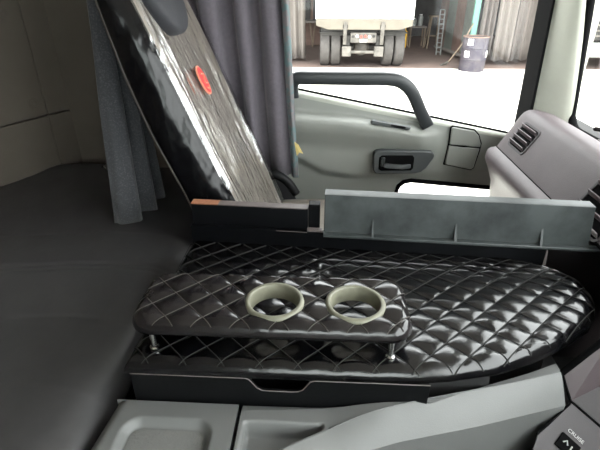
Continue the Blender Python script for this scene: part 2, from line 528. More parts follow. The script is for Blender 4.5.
# sill strip and weather seal
mb = MB()
def sillp(u, v):
    x = DX0 + (DX1 - DX0) * u
    prof = [(1.600, -.016), (1.599, -.007), (1.606, -.001), (1.636, .001)]
    y, dz = prof[round(v * 3)]
    return (x, y, sill(x) + dz)
MB().grid(sillp, 30, 3).build('sill_trim', 'pillar', door, smooth=True)
MB().loft([[(x, y, sill(x) + dz) for (y, dz) in ((1.634, -.004), (1.636, .006), (1.644, .007), (1.648, -.004))] for x in [DX0 + (DX1 - DX0) * i / 20 for i in range(21)]], True, True).build('weather_seal', 'rubber', door)
MB().loft([[(x, y, z) for (y, z) in ((1.66, sill(x) - .006), (1.70, sill(x) - .03), (1.72, 1.5), (1.71, 1.02), (1.69, 1.02), (1.69, 1.5), (1.66, sill(x) - .05))] for x in (DX0, -.1, .1, .28)], True, True).build('outer_skin', 'white_paint', door)
gz = lambda x: sill(x)
MB().add([(DX0, 1.642, sill(DX0)), (.69, 1.642, sill(.69)), (.67, 1.625, 2.44), (DX0, 1.625, 2.44)], [(0, 1, 2, 3)]).build('window_pane', 'glass', door)
# window channel seals front / top / rear
MB().loft([[(x + dx, y, z) for dx, y in ((0, 1.545), (.026, 1.555), (.03, 1.64), (-.004, 1.64))] for x, z in ((.692, 1.66), (.689, 1.85), (.677, 2.2), (.668, 2.44))], True, True).build('channel_seal', 'rubber', door)
MB().loft([[(x + dx, y, z) for dx, y in ((0, 1.552), (.012, 1.548), (.014, 1.57), (-.004, 1.57))] for x, z in ((.702, 1.70), (.700, 1.85), (.688, 2.2), (.680, 2.44))], True, True).build('channel_seal', 'black_plastic', door)
B((DX0, 1.6, 2.41), (.64, 1.645, 2.45)).build('channel_seal', 'rubber', door)
B((DX0 - .01, 1.6, 1.75), (DX0 + .03, 1.645, 2.45)).build('channel_seal', 'rubber', door)
# lower window
pts = [(.285, 1.22), (.285, 1.49), (.292, 1.52), (.308, 1.536), (.335, 1.543), (.5, 1.53), (.66, 1.518)]
sp = MB().tube([(x, door_y(x, z) - .002, z) for x, z in pts], .009, 8)
lwin = sp.build('lower_window_seal', 'rubber', door, smooth=True)
MB().add([(.28, 1.605, 1.2), (.7, 1.605, 1.2), (.7, 1.605, 1.56), (.28, 1.605, 1.56)], [(0, 1, 2, 3)]).build('lower_window_pane', 'glass', door)
# grab bar
def smooth_path(p, n=6):
    p = [Vector(q) for q in p]; out = []
    for i in range(len(p) - 1):
        a, b, c, d = p[max(i - 1, 0)], p[i], p[i + 1], p[min(i + 2, len(p) - 1)]
        for k in range(n):
            t = k / n
            out.append(0.5 * ((2 * b) + (c - a) * t + (2 * a - 5 * b + 4 * c - d) * t * t + (3 * b - a - 3 * c + d) * t ** 3))
    out.append(p[-1]); return out
gp = smooth_path([(-.108, 1.578, 1.850), (-.108, 1.570, 1.895), (-.092, 1.566, 1.917), (-.04, 1.562, 1.919), (.1, 1.56, 1.919), (.215, 1.562, 1.918), (.262, 1.564, 1.905), (.298, 1.568, 1.872), (.335, 1.578, 1.808), (.368, 1.585, 1.755)], 5)
mb = MB()
rings = []
for i, p in enumerate(gp):
    t = (gp[min(i + 1, len(gp) - 1)] - gp[max(i - 1, 0)]).normalized()
    w_ = Vector((0, 1, 0)); n_ = t.cross(w_).normalized()
    hw, hd = 0.0215, 0.017
    rings.append([p + n_ * hw * math.copysign(abs(math.cos(a)) ** .55, math.cos(a)) + w_ * hd * math.copysign(abs(math.sin(a)) ** .55, math.sin(a)) for a in [2 * math.pi * k / 16 for k in range(16)]])
tag(mb.loft(rings, True, True).build('grab_bar', 'black_gloss', door, smooth=True), 'black curved grab bar')
# release handle
bz = [(.184, 1.655), (.192, 1.667), (.215, 1.671), (.36, 1.672), (.392, 1.668), (.402, 1.655), (.398, 1.642), (.378, 1.605), (.362, 1.590), (.34, 1.584), (.215, 1.578), (.194, 1.582), (.186, 1.598)]
hb = MB().prism([(x, z) for x, z in bz], 1, 1.558, 1.60).build('handle_bezel', 'door_dark', door, bevel=.005)
MB().prism([(.205, 1.600), (.215, 1.594), (.322, 1.597), (.330, 1.606), (.330, 1.646), (.322, 1.655), (.214, 1.653), (.205, 1.645)], 1, 1.5565, 1.5595).build('handle_recess', 'rubber', hb, bevel=.001)
MB().loft([[(x, 1.541 + dy + .01 * (x > .30), z0 + dz) for dy, dz in ((0, 0), (.004, .014), (.012, .016), (.014, 0))] for x, z0 in ((.222, 1.612), (.24, 1.609), (.29, 1.606), (.32, 1.608))], True, True).build('lever', 'black_gloss', hb, bevel=.002)
B((.211, 1.550, 1.612), (.226, 1.560, 1.646)).build('lock_button', 'black_gloss', hb, bevel=.003)
# small slot in the ledge
MB().prism([(.165, 1.768), (.168, 1.780), (.305, 1.757), (.300, 1.748)], 1, 1.553, 1.575).build('pull_slot', 'door_dark', door, bevel=.002)
MB().prism([(.235, 1.7615), (.235, 1.768), (.285, 1.760), (.285, 1.753)], 1, 1.551, 1.565).build('slot_opening', 'rubber', door)
# hinged ashtray cover
ash = [(.444, 1.612), (.450, 1.689), (.449, 1.752), (.456, 1.757), (.535, 1.744), (.552, 1.728), (.567, 1.695), (.566, 1.665), (.556, 1.600), (.545, 1.592)]
def offs(poly, d):
    c = Vector((sum(p[0] for p in poly) / len(poly), sum(p[1] for p in poly) / len(poly)))
    return [tuple(Vector(p) + (c - Vector(p)).normalized() * d) for p in poly]
MB().prism(ash, 1, 1.5855, 1.592).build('cover_gap', 'rubber', door)
lo = [(.4475, 1.615), (.452, 1.686), (.475, 1.683), (.50, 1.679), (.525, 1.679), (.562, 1.677), (.553, 1.603), (.543, 1.596)]
MB().prism(lo, 1, 1.579, 1.59).build('pocket_cover', 'door', door, bevel=.003)
hi = [(.453, 1.690), (.452, 1.750), (.457, 1.753), (.533, 1.740), (.549, 1.725), (.562, 1.694), (.562, 1.682), (.525, 1.684), (.51, 1.687), (.49, 1.688), (.475, 1.689)]
MB().prism(hi, 1, 1.577, 1.59).build('pocket_cover', 'door', door, bevel=.003)

# ================================================================== BUNK MATTRESS
def matt(u, v):
    # v along Y (away), u across X
    y = -0.6 + 2.17 * v
    x0 = interp([(1.18, -1.128), (1.57, -.955)], y)
    x1 = -0.325 - .012 * math.sin(y * 3.0) - .03 * sm(1.1, 1.5, y)
    x = x0 + (x1 - x0) * u
    z = 1.605
    e = (x1 - x)
    z -= 0.05 * (1 - math.sqrt(max(0, 1 - (1 - min(1, e / .07)) ** 2)))
    z -= 0.05 * (1 - math.sqrt(max(0, 1 - (1 - min(1, (1.57 - y) / .05)) ** 2)))
    # cross creases and soft sag
    for yc, a in ((.865, .0022), (.848, .0018), (.67, .0012), (.50, .001), (1.02, .001)):
        d = y - yc - .02 * math.sin(x * 9)
        z -= a * math.exp(-(d / .006) ** 2)
    z += .008 * noise.noise(Vector((x * 4, y * 4, 0))) + .003 * noise.noise(Vector((x * 14 + y * 8, y * 7, 3)))
    return (x, y, z)
mt = thing('bunk_mattress', (-.73, .5, 1.4), 'wide black vinyl bunk mattress along the rear wall', 'mattress')
MB().grid(matt, 50, 420).build('cover', 'mattress', mt, smooth=True)
def mside(u, v):
    p = matt(1, u); return (p[0] + .006 * math.sin(v * math.pi), p[1], p[2] - (p[2] - 1.42) * v)
MB().grid(mside, 420, 3).build('side_panel', 'mattress', mt, smooth=True)
bb = B((-1.12, -.6, 1.02), (-.36, 1.15, 1.41)).build('sleeper_bunk', 'shell')
tag(bb, 'grey box bunk carrying the black mattress', 'bunk')
hk = MB().tube([(-.80, 1.50, 1.604), (-.796, 1.497, 1.616), (-.786, 1.492, 1.618), (-.776, 1.488, 1.606)], .0025, 6).build('curtain_hook', 'chrome')
tag(hk, 'tiny pale curtain hook lying on the far end of the mattress', 'hook')

# ================================================================== QUILTED ENGINE COVER
QS = 0.0425
def quilt(x, y, ang=0.0):
    a = (x + y) / math.sqrt(2) / QS; b = (x - y) / math.sqrt(2) / QS
    return (abs(math.sin(math.pi * a)) * abs(math.sin(math.pi * b))) ** 0.42
def stitch_lines(inside, zf, x0, x1, y0, y1, w=.0009):
    mb = MB()
    L = QS * math.sqrt(2)
    for sgn in (1, -1):
        lo = min(x0 + sgn * y0, x0 + sgn * y1); hi = max(x1 + sgn * y0, x1 + sgn * y1)
        k = math.ceil(lo / L)
        while k * L < hi:
            c = k * L; k += 1
            run = []
            n = 160
            for i in range(n + 1):
                y = y0 + (y1 - y0) * i / n; x = c - sgn * y
                if inside(x, y): run.append((x, y))
                else:
                    if len(run) > 2: ribbon(mb, run, zf, w, sgn)
                    run = []
            if len(run) > 2: ribbon(mb, run, zf, w, sgn)
    return mb
def ribbon(mb, run, zf, w, sgn):
    n = Vector((1, sgn)).normalized() * w
    rings = []
    for x, y in run:
        z = zf(x, y)
        rings.append([(x - n.x, y - n.y, z), (x, y, z + .0011), (x + n.x, y + n.y, z)])
    mb.loft(rings, False)

DZ = 1.683
xr_tab = [(.500, .05), (.502, .15), (.508, .20), (.527, .285), (.553, .345), (.586, .405), (.639, .478), (.68, .51), (.713, .527), (.75, .535), (.80, .534), (.844, .517), (.87, .49), (.9, .44)]
def deck_in(x, y, m=0.0):
    return -.305 + m < x < interp(xr_tab, y) - m and .500 + m < y < .90
def deck_d(x, y):
    # distance to outline (approximate)
    d = min(x + .305, (interp(xr_tab, y) - x) * .72 if y > .512 else (interp(xr_tab, y) - x) * .3, y - .500)
    if y < .56: d = min(d, max(0, y - interp([(.05, .500), (.15, .502), (.20, .508), (.285, .527), (.345, .553), (.405, .586)], x)))
    return max(0, d)
def deck_z(x, y, q=True):
    d = deck_d(x, y); r_ = .022
    z = DZ - r_ * (1 - math.sqrt(max(0, 1 - (1 - min(1, d / r_)) ** 2)))
    if q: z += .0036 * quilt(x, y) * sm(0, .02, d) - .003
    z -= .014 * (y - .500) / .40
    return z
def dshear(x, y):
    return y - (.004 + .057 * (x + .3)) * max(0, (y - .5) / .4) ** 4
def deck(u, v):
    y = .500 + (.90 - .500) * (v ** 1.25)
    x0, x1 = -.305, interp(xr_tab, y)
    x = x0 + (x1 - x0) * u
    return (x, dshear(x, y), deck_z(x, y))
ec = thing('engine_cover', (.1, .7, 1.02), 'low black diamond quilted vinyl cover between the seats', 'engine cover')
pad = MB().grid(deck, 300, 160).build('quilted_pad', 'quilt', ec, smooth=True)
sl = stitch_lines(lambda x, y: deck_in(x, y, .003), lambda x, y: deck_z(x, y) + .0016, -.305, .54, .500, .90)
sl.v = [(x, dshear(x, y), z) for x, y, z in sl.v]
sl.build('stitching', 'thread', pad)
# rounded skirt under the pad
ol = []
for i in range(81):
    y = .500 + (.90 - .500) * (i / 80) ** 1.4
    ol.append((interp(xr_tab, y), y))
ol = [(-.305, .90), (-.305, .500), (-.1, .500)] + ol
ol = [(x, dshear(x, y)) for x, y in ol]
rings = [[(x, y, DZ - .022 - .003) for x, y in ol], [(x, y, DZ - .0265) for x, y in ol]]
MB().loft(rings, True).build('pad_edge', 'quilt', ec, smooth=True, angle=50)
B((-.29, .54, 1.02), (.28, .84, DZ - .045)).build('tunnel', 'floor', ec)
B((.25, .64, 1.02), (.42, .84, DZ - .06)).build('tunnel', 'floor', ec)

# ------------------------------------------------------------------ drawer under the pad
dr = thing('drawer_box', (-.05, .48, 1.56), 'shallow black drawer box with finger notch under the quilted cover', 'drawer')
fp = [(-.296, 1.560), (-.296, 1.656)]
fp += [(-.112, 1.656), (-.106, 1.653), (-.100, 1.644), (-.094, 1.635), (-.086, 1.631), (-.078, 1.630), (-.038, 1.630), (-.030, 1.631), (-.022, 1.635), (-.016, 1.644), (-.010, 1.653), (-.004, 1.656), (.174, 1.656), (.174, 1.560)]
MB().prism(fp, 1, .500, .506).build('front', 'black_plastic', dr, bevel=.001)
B((-.296, .506, 1.56), (-.292, .538, 1.64)).build('side', 'black_plastic', dr)
B((.170, .506, 1.56), (.174, .538, 1.64)).build('side', 'black_plastic', dr)
mb = MB()
for a, b in zip(fp[1:-2], fp[2:-1]):
    mb.tube([(a[0], .5003, a[1]), (b[0], .5003, b[1])], .0010, 5)
mb.build('worn_edge', 'edge_grey', dr)
B((-.29, .533, 1.56), (.17, .538, 1.64)).build('back', 'black_plastic', dr)
B((-.294, .4995, 1.6555), (-.235, .506, 1.6575)).build('edge_strip', 'edge_grey', dr)

# ================================================================== CUP HOLDER TABLE
TZ = 1.742
TX0, TX1, TY0, TY1 = -.300, .148, .522, .668
def tray_in(x, y, m=0.0):
    r_ = .038
    x0, x1, y0, y1 = TX0 + m, TX1 - m, TY0 + m, TY1 - m
    # slanted ends as in the photo
    if not (x0 <= x <= x1 and y0 <= y <= y1): return -1
    dx = min(x - x0, x1 - x); dy = min(y - y0, y1 - y)
    if dx < r_ and dy < r_: return r_ - math.hypot(r_ - dx, r_ - dy)
    return min(dx, dy)
CUPS = ((-.0725, .585), (.0590, .5855))
CR = .042
def tray_xr(y):
    r_ = .038; dy = min(y - TY0, TY1 - y)
    return 0.0 if dy >= r_ else r_ - math.sqrt(max(0, r_ * r_ - (r_ - dy) ** 2))
def tray_z(x, y):
    d = max(0, tray_in(x, y)); r_ = .016
    z = TZ - r_ * (1 - math.sqrt(max(0, 1 - (1 - min(1, d / r_)) ** 2)))
    z += .0056 * quilt(x, y) * sm(0, .016, d) - .003
    return z
def tray(u, v):
    y = TY0 + (TY1 - TY0) * (0.5 - 0.5 * math.cos(math.pi * v)) if False else TY0 + (TY1 - TY0) * v
    c = tray_xr(y)
    x = TX0 + c + (TX1 - TX0 - 2 * c) * u
    return (x, y, tray_z(x, y))
nothole = lambda c: all(math.hypot(c[0] - a, c[1] - b) > CR for a, b in CUPS)
tb = thing('cup_holder_table', (-.08, .58, 1.672), 'small black quilted table with two cup rings on chrome legs', 'table')
tp_ = MB().grid(tray, 190, 80, keep=nothole).build('quilted_top', 'quilt_worn', tb, smooth=True)
stitch_lines(lambda x, y: tray_in(x, y) > .002 and all(math.hypot(x - a, y - b) > .048 for a, b in CUPS), lambda x, y: tray_z(x, y) + .0018, TX0, TX1, TY0, TY1).build('stitching', 'thread_b', tp_)
def rrect(x0, x1, y0, y1, r_, n=8):
    out = []
    for cx, cy, a0 in ((x1 - r_, y1 - r_, 0), (x0 + r_, y1 - r_, 90), (x0 + r_, y0 + r_, 180), (x1 - r_, y0 + r_, 270)):
        for k in range(n + 1):
            a = R(a0 + 90 * k / n); out.append((cx + r_ * math.cos(a), cy + r_ * math.sin(a)))
    return out
oc = rrect(TX0, TX1, TY0, TY1, .038)
MB().loft([[(x, y, z) for x, y in oc] for z in (TZ - .019, TZ - .021, TZ - .024)] + [[(x * .985 - .0012, (y - .595) * .96 + .595, TZ - .026) for x, y in oc]], True).build('edge_band', 'quilt', tb, smooth=True)
MB().grid(lambda u, v: (tray(u, v)[0] * .985 - .0012, (tray(u, v)[1] - .595) * .96 + .595, TZ - .026), 90, 40, keep=nothole).build('base_board', 'black_board', tb)
for i, (x, y) in enumerate(((-.262, .532), (.114, .532), (-.262, .645), (.112, .645))):
    zb = deck_z(x, y)
    MB().lathe([(.0001, zb), (.0075, zb), (.0075, zb + .004), (.0048, zb + .006), (.0048, TZ - .026)], (x, y, 0), 14).build('leg', 'chrome', tb, smooth=True, angle=40)
for (x, y) in CUPS:
    MB().lathe([(.0395, TZ - .024), (.0400, TZ + .002), (.0410, TZ + .0040), (.0430, TZ + .0045), (.0465, TZ + .0040), (.0490, TZ + .001), (.0490, TZ - .004), (.0425, TZ - .006), (.0425, TZ - .024)], (x, y, 0), 40, close=True).build('cup_ring', 'ring', tb, smooth=True, angle=50)

# ================================================================== BOARDS BEHIND THE QUILT
sb = thing('storage_ledge', (-.3, .905, 1.60), 'long black board ledge standing behind the quilted cover', 'board')
B((-.300, .900, 1.60), (.49, .912, 1.706)).build('front_board', 'black_board', sb, bevel=.001)
B((-.298, .914, 1.60), (-.03, .936, 1.755)).build('back_board', 'black_board', sb, bevel=.001)
B((-.298, .914, 1.755), (-.235, .936, 1.7575)).build('raw_edge', 'chipboard', sb)
B((-.235, .914, 1.755), (-.03, .936, 1.757)).build('top_edge', 'edge_grey', sb)  # highlight on the grey top face put into the strip's colour
B((-.03, .899, 1.7065), (.004, .912, 1.712)).build('end_chip', 'edge_grey', sb, bevel=.001)
MB().loft([[(x, .8992, 1.7045 + dz) for dz in (0, .0012)] for x in (-.10, -.06, -.03)], False).build('worn_edge', 'edge_grey', sb, solid=.0006)
sb.rotation_euler.z = -.057
bk = B((-.028, .900, 1.60), (-.002, .925, 1.766)).build('wood_block', 'black_board', bevel=.002)
tag(bk, 'small black upright block beside the left end of the grey panel', 'block')

gp_ = thing('plastic_panel', (-.3, .905, 1.707), 'long dusty charcoal plastic panel with two ribs standing on the ledge', 'panel')
gp_.rotation_euler.z = -.062
# face leans back slightly
def gpx(x, h, off=0.0):
    return (x, .895 + .004 * h / .1 - off, 1.707 + h)
mb = MB()
def slab(x0, x1, h0, h1, t, x1t=None):
    x1t = x1 if x1t is None else x1t
    v = [gpx(x0, h0), gpx(x1, h0), gpx(x1t, h1), gpx(x0, h1), gpx(x0, h0, -t), gpx(x1, h0, -t), gpx(x1t, h1, -t), gpx(x0, h1, -t)]
    return MB().add(v, [(0, 1, 2, 3), (7, 6, 5, 4), (0, 4, 5, 1), (1, 5, 6, 2), (2, 6, 7, 3), (3, 7, 4, 0)])
slab(.008, .566, .004, .094, .006, .556).build('face', 'panel_grey', gp_, bevel=.002)
v = [gpx(.008, -.001, .014), gpx(.582, -.001, .014), gpx(.582, .006, .014), gpx(.008, .006, .014), gpx(.008, -.001, -.004), gpx(.582, -.001, -.004), gpx(.582, .006, -.004), gpx(.008, .006, -.004)]
MB().add(v, [(0, 1, 2, 3), (7, 6, 5, 4), (0, 4, 5, 1), (1, 5, 6, 2), (2, 6, 7, 3), (3, 7, 4, 0)]).build('bottom_flange', 'panel_grey', gp_, bevel=.0015)
for x in (.113, .288, .463):
    a = [gpx(x, .005), gpx(x, .04), gpx(x, .005, .013)]; b = [gpx(x + .005, .005), gpx(x + .0035, .042), gpx(x + .005, .005, .013)]
    MB().add(a + b, [(0, 1, 2), (5, 4, 3), (0, 3, 4, 1), (1, 4, 5, 2), (2, 5, 3, 0)]).build('rib', 'panel_grey', gp_)
v = [gpx(.008, .092, 0), gpx(.556, .092, 0), gpx(.556, .092, -.03), gpx(.008, .092, -.03), gpx(.008, .094, 0), gpx(.556, .094, 0), gpx(.556, .094, -.03), gpx(.008, .094, -.03)]
MB().add(v, [(0, 1, 2, 3), (7, 6, 5, 4), (0, 4, 5, 1), (1, 5, 6, 2), (2, 6, 7, 3), (3, 7, 4, 0)]).build('top_flange', 'panel_grey', gp_)

# ================================================================== PASSENGER SEAT
seat = thing('passenger_seat', (-.1, 1.25, 1.02), 'reclined passenger seat wrapped in clear plastic with red badge', 'seat')
SYC, SHW = 1.240, .238
fr_tab = [(1.45, -.13), (1.63, -.195), (1.84, -.285), (1.99, -.345), (2.16, -.418), (2.35, -.50)]
th_tab = [(1.45, .17), (1.7, .14), (1.85, .135), (1.99, .115), (2.16, .07), (2.35, .055)]
def seat_ring(z, n=64, grow=0.0, wr=0.0):
    xf = interp(fr_tab, z); th = interp(th_tab, z)
    hw = SHW - .05 * sm(2.1, 2.4, z)
    out = []
    for k in range(n):
        a = 2 * math.pi * k / n - math.pi
        c, s = math.cos(a), math.sin(a)
        e = .42
        px = math.copysign(abs(c) ** e, c); py = math.copysign(abs(s) ** e, s)
        bol = .022 * math.exp(-((abs(py) - .82) / .16) ** 2) * (px > 0) - .012 * math.exp(-(py / .5) ** 2) * (px > 0)
        x = xf - th / 2 + (th / 2 + grow) * px + bol
        y = SYC + (hw + grow) * py
        zz = z + (x - xf) * -.35
        if wr:
            q = Vector((x * 42 + z * 17, y * 52, z * 2.6))
            dsp = wr * (noise.noise(q) + .6 * noise.noise(q * 2.3))
            x += dsp * max(0.15, px); y += dsp * .7 * py
        out.append((x, y, zz))
    return out
zs = [1.45 + .90 * i / 44 for i in range(45)]
n = 64
full = [seat_ring(z, n, 0.0, .0035) for z in zs]
fr_i = [k for k in range(n + 1) if abs(2 * math.pi * k / n - math.pi) < R(46)]
rest = list(range(fr_i[-1], n)) + list(range(0, fr_i[0] + 1))
MB().loft([[r_[k % n] for k in fr_i] for r_ in full], False).build('backrest_front', 'seat_fabric', seat, smooth=True)
MB().loft([[r_[k % n] for k in rest] for r_ in full], False).build('backrest_side', 'seat_black', seat, smooth=True)
topc = seat_ring(2.35, n)
MB().add([(sum(p[0] for p in topc) / n, SYC, sum(p[2] for p in topc) / n + .03)] + topc, [(0, k + 1, (k + 1) % n + 1) for k in range(n)]).build('backrest_top', 'seat_black', seat, smooth=True)
pip = [full[i][rest[len(rest) // 2 + 16 if False else 0] % n] for i in range(45)]
# piping along the rear near edge
kk = min(range(n), key=lambda k: full[20][k][0] + full[20][k][1])
MB().tube([full[i][kk] for i in range(45)], .0035, 8).build('piping', 'piping', seat, smooth=True)
zs2 = [1.47 + .86 * i / 110 for i in range(111)]
n2 = 160
fi = [k for k in range(n2 + 1) if R(-54) < (2 * math.pi * k / n2 - math.pi) < R(52)]
fr2 = [seat_ring(z, n2, .010, .009) for z in zs2]
MB().loft([[r_[k % n2] for k in fi] for r_ in fr2], False).build('plastic_wrap', 'film', seat, smooth=True)
# headrest
def hr(u, v):
    a = 2 * math.pi * u; b = math.pi * (v - .5)
    c = Vector((-.445, 1.24, 2.205))
    e = .6
    f_ = lambda t: math.copysign(abs(t) ** e, t)
    p = Vector((.055 * f_(math.cos(b)) * f_(math.cos(a)), .115 * f_(math.cos(b)) * f_(math.sin(a)) * (1 - .25 * sm(0, -1, math.sin(b)) ), .125 * f_(math.sin(b))))
    p.x -= p.z * .38
    return tuple(c + p)
MB().grid(hr, 40, 24).build('headrest', 'headrest', seat, smooth=True)
# badge
bn = Vector((math.cos(R(24)), 0, math.sin(R(24)))).normalized()
bx_ = Vector((0, 1, 0)); by_ = bn.cross(bx_).normalized() * -1
if by_.z < 0: by_ = -by_
bc = Vector((interp(fr_tab, 1.965) + .004, 1.252, 1.965))
def oval(rx, rz, off, n_=28):
    return [tuple(bc + bx_ * rx * math.cos(2 * math.pi * k / n_) + by_ * (rz * math.sin(2 * math.pi * k / n_)) + bn * off) for k in range(n_)]
MB().loft([oval(.0285, .040, 0), oval(.0285, .040, .004)], True, True).build('badge_rim', 'badge_rim', seat)
bdg = MB().loft([oval(.0245, .036, .003), oval(.0245, .036, .005)], True, True).build('badge', 'badge', seat)
def bstroke(p):
    mb_ = MB()
    for (a, b), (c, d) in zip(p, p[1:]):
        mb_.tube([bc + bx_ * a + by_ * b + bn * .006, bc + bx_ * c + by_ * d + bn * .006], .0022, 6)
    return mb_
bstroke([(-.011, .020), (.010, .014), (-.009, -.006), (.012, -.012)]).build('badge_mark', 'badge_rim', bdg)
bstroke([(-.013, -.018), (.0, -.026), (.013, -.019)]).build('badge_mark', 'badge_rim', bdg)
# cushion, belt stalk
def cush(u, v):
    a = 2 * math.pi * u; b = math.pi * (v - .5); e = .35
    f_ = lambda t: math.copysign(abs(t) ** e, t)
    return (.08 + .30 * f_(math.cos(b)) * f_(math.cos(a)), 1.255 + .25 * f_(math.cos(b)) * f_(math.sin(a)), 1.44 + .08 * f_(math.sin(b)))
MB().grid(cush, 40, 20).build('cushion', 'seat_fabric', seat, smooth=True)
B((-.2, 1.05, 1.02), (.3, 1.46, 1.38)).build('seat_base', 'black_plastic', seat, bevel=.02)
MB().tube(smooth_path([(-.20, 1.452, 1.59), (-.165, 1.455, 1.612), (-.12, 1.455, 1.585), (-.09, 1.455, 1.54)]), .016, 10).build('recliner_cover', 'black_plastic', seat, smooth=True)
bt = MB().loft([[(x - w_, y, z), (x + w_, y + .004, z)] for x, y, z, w_ in ((-.235, 1.585, 1.78, .022), (-.185, 1.57, 1.62, .024), (-.13, 1.56, 1.50, .024), (-.10, 1.55, 1.40, .024))], False).build('seat_belt', 'strap', solid=.003)
tag(bt, 'black seat belt webbing hanging below the mauve curtain', 'seat belt')

# ================================================================== CURTAINS
def pleat(path, z0f, z1, n=10, name='cloth', m='curtain', parent=None, flare=None, shear=0.0):
    p = smooth_path([(a, b, 0) for a, b in path], n)
    rings = []
    K = 16
    cx = sum(q.x for q in p) / len(p); cy = sum(q.y for q in p) / len(p)
    for j in range(K + 1):
        t = j / K
        ring = []
        for i, q in enumerate(p):
            zb = z0f(i / (len(p) - 1))
            z = z1 + (zb - z1) * t
            s = 1 - (flare or 0) * (1 - t)
            ring.append((shear * (1 - t) + cx + (q.x - cx) * s + .004 * noise.noise(Vector((i * .3, t * 3, 0))), cy + (q.y - cy) * s + .004 * noise.noise(Vector((i * .3, t * 3, 9))), z))
        rings.append(ring)
    return MB().loft(rings, False).build(name, m, parent, smooth=True, solid=.003)
c1 = thing('bunk_curtain', (-.53, 1.15, 1.61), 'speckled grey curtain bunched at the bunk behind the seat', 'curtain')
pleat([(-.572, 1.075), (-.545, 1.07), (-.512, 1.085), (-.505, 1.10), (-.528, 1.135), (-.525, 1.15), (-.492, 1.16), (-.485, 1.175), (-.525, 1.215), (-.52, 1.23), (-.492, 1.245), (-.49, 1.26), (-.52, 1.30)], lambda u: 1.612, 2.6, 5, 'cloth', 'curtain', c1, flare=.8)
c2 = thing('door_curtain', (-.25, 1.56, 1.6), 'mauve grey pleated curtain with patterned hem beside the door window', 'curtain')
path = [(-.46, 1.52), (-.44, 1.487), (-.415, 1.49), (-.395, 1.52), (-.37, 1.517), (-.35, 1.484), (-.315, 1.486), (-.295, 1.522), (-.262, 1.52), (-.245, 1.49), (-.222, 1.487), (-.205, 1.52), (-.182, 1.522), (-.165, 1.488), (-.132, 1.484), (-.112, 1.512), (-.095, 1.512), (-.088, 1.495)]
pleat(path, lambda u: 1.612 - .02 * u, 2.6, 5, 'cloth', 'curtain_b', c2, shear=-.05)
pleat([(-.108, 1.495), (-.101, 1.485), (-.092, 1.48), (-.084, 1.488)], lambda u: 1.592, 2.6, 4, 'patterned_hem', 'hem', c2, shear=-.05)
MB().add([(-.096, 1.475, 1.725), (-.082, 1.472, 1.715), (-.066, 1.468, 1.685), (-.079, 1.469, 1.69), (-.088, 1.472, 1.675)], [(0, 1, 2, 3), (0, 3, 4)]).build('care_tag', 'tag', c2, solid=.001)

# ================================================================== DASHBOARD
dash = thing('dashboard', (.75, .9, 1.3), 'mauve grey dashboard with air vents under the windscreen', 'dashboard')
PR = [(.60, 1.25, 0), (.585, 1.50, 0), (.575, 1.60, 0), (.553, 1.655, 0), (.538, 1.685, 0), (.540, 1.705, 0), (.558, 1.722, 0), (.572, 1.726, 0),
      (.590, 1.757, 0), (.612, 1.795, 0), (.631, 1.827, 0), (.642, 1.840, 0), (.656, 1.847, 0), (.674, 1.848, 0), (.72, 1.836, 0), (.77, 1.805, 0), (.83, 1.77, 0)]
def dsec(y):
    # end near the door rolls in
    k = max(0, (y - 1.43) / .09) ** 2.2
    out = []
    for x, z, _ in PR:
        out.append((x + (.72 - x) * .22 * k if x < .72 else x, y, z - .020 * k * (z > 1.72)))
    return out
ys = [.60, .7, .8, .9, 1.0, 1.1, 1.2, 1.3, 1.38, 1.43, 1.45, 1.47, 1.485, 1.498, 1.51, 1.52]
body = MB().loft([dsec(y) for y in ys], False)
MB().loft([[q for q in dsec(y)][7:] for y in ys], False).build('upper_pad', 'dash', dash, smooth=True, angle=60)
yl = [y for y in ys if y > .91]
MB().loft([[q for q in dsec(y)][:8] for y in yl], False).build('lower_pad', 'dash', dash, smooth=True, angle=60)
c0 = dsec(yl[0])[:8]
MB().add(c0 + [(.80, yl[0], 1.726), (.80, yl[0], 1.25)], [tuple(range(10))]).build('lower_end_cap', 'dash_dark', dash)
MB().grid(lambda u, v: (.572 + .25 * v, .60 + (yl[0] - .60) * u, 1.726 - .01 * v), 4, 2).build('underside', 'dash_dark', dash)
e = dsec(1.52)
MB().add([(p[0], p[1], p[2]) for p in e] + [(.83, 1.52, 1.25)], [tuple(range(len(e) + 1))]).build('end_cap', 'dash', dash)
MB().tube([Vector(dsec(y)[7]) + Vector((-.001, 0, -.001)) for y in ys], .002, 6).build('seam', 'rubber', dash)
# driver's half of the dash top, out of view
B((.64, -.8, 1.3), (.83, .56, 1.79)).build('driver_side_body', 'dash', dash, bevel=.03)

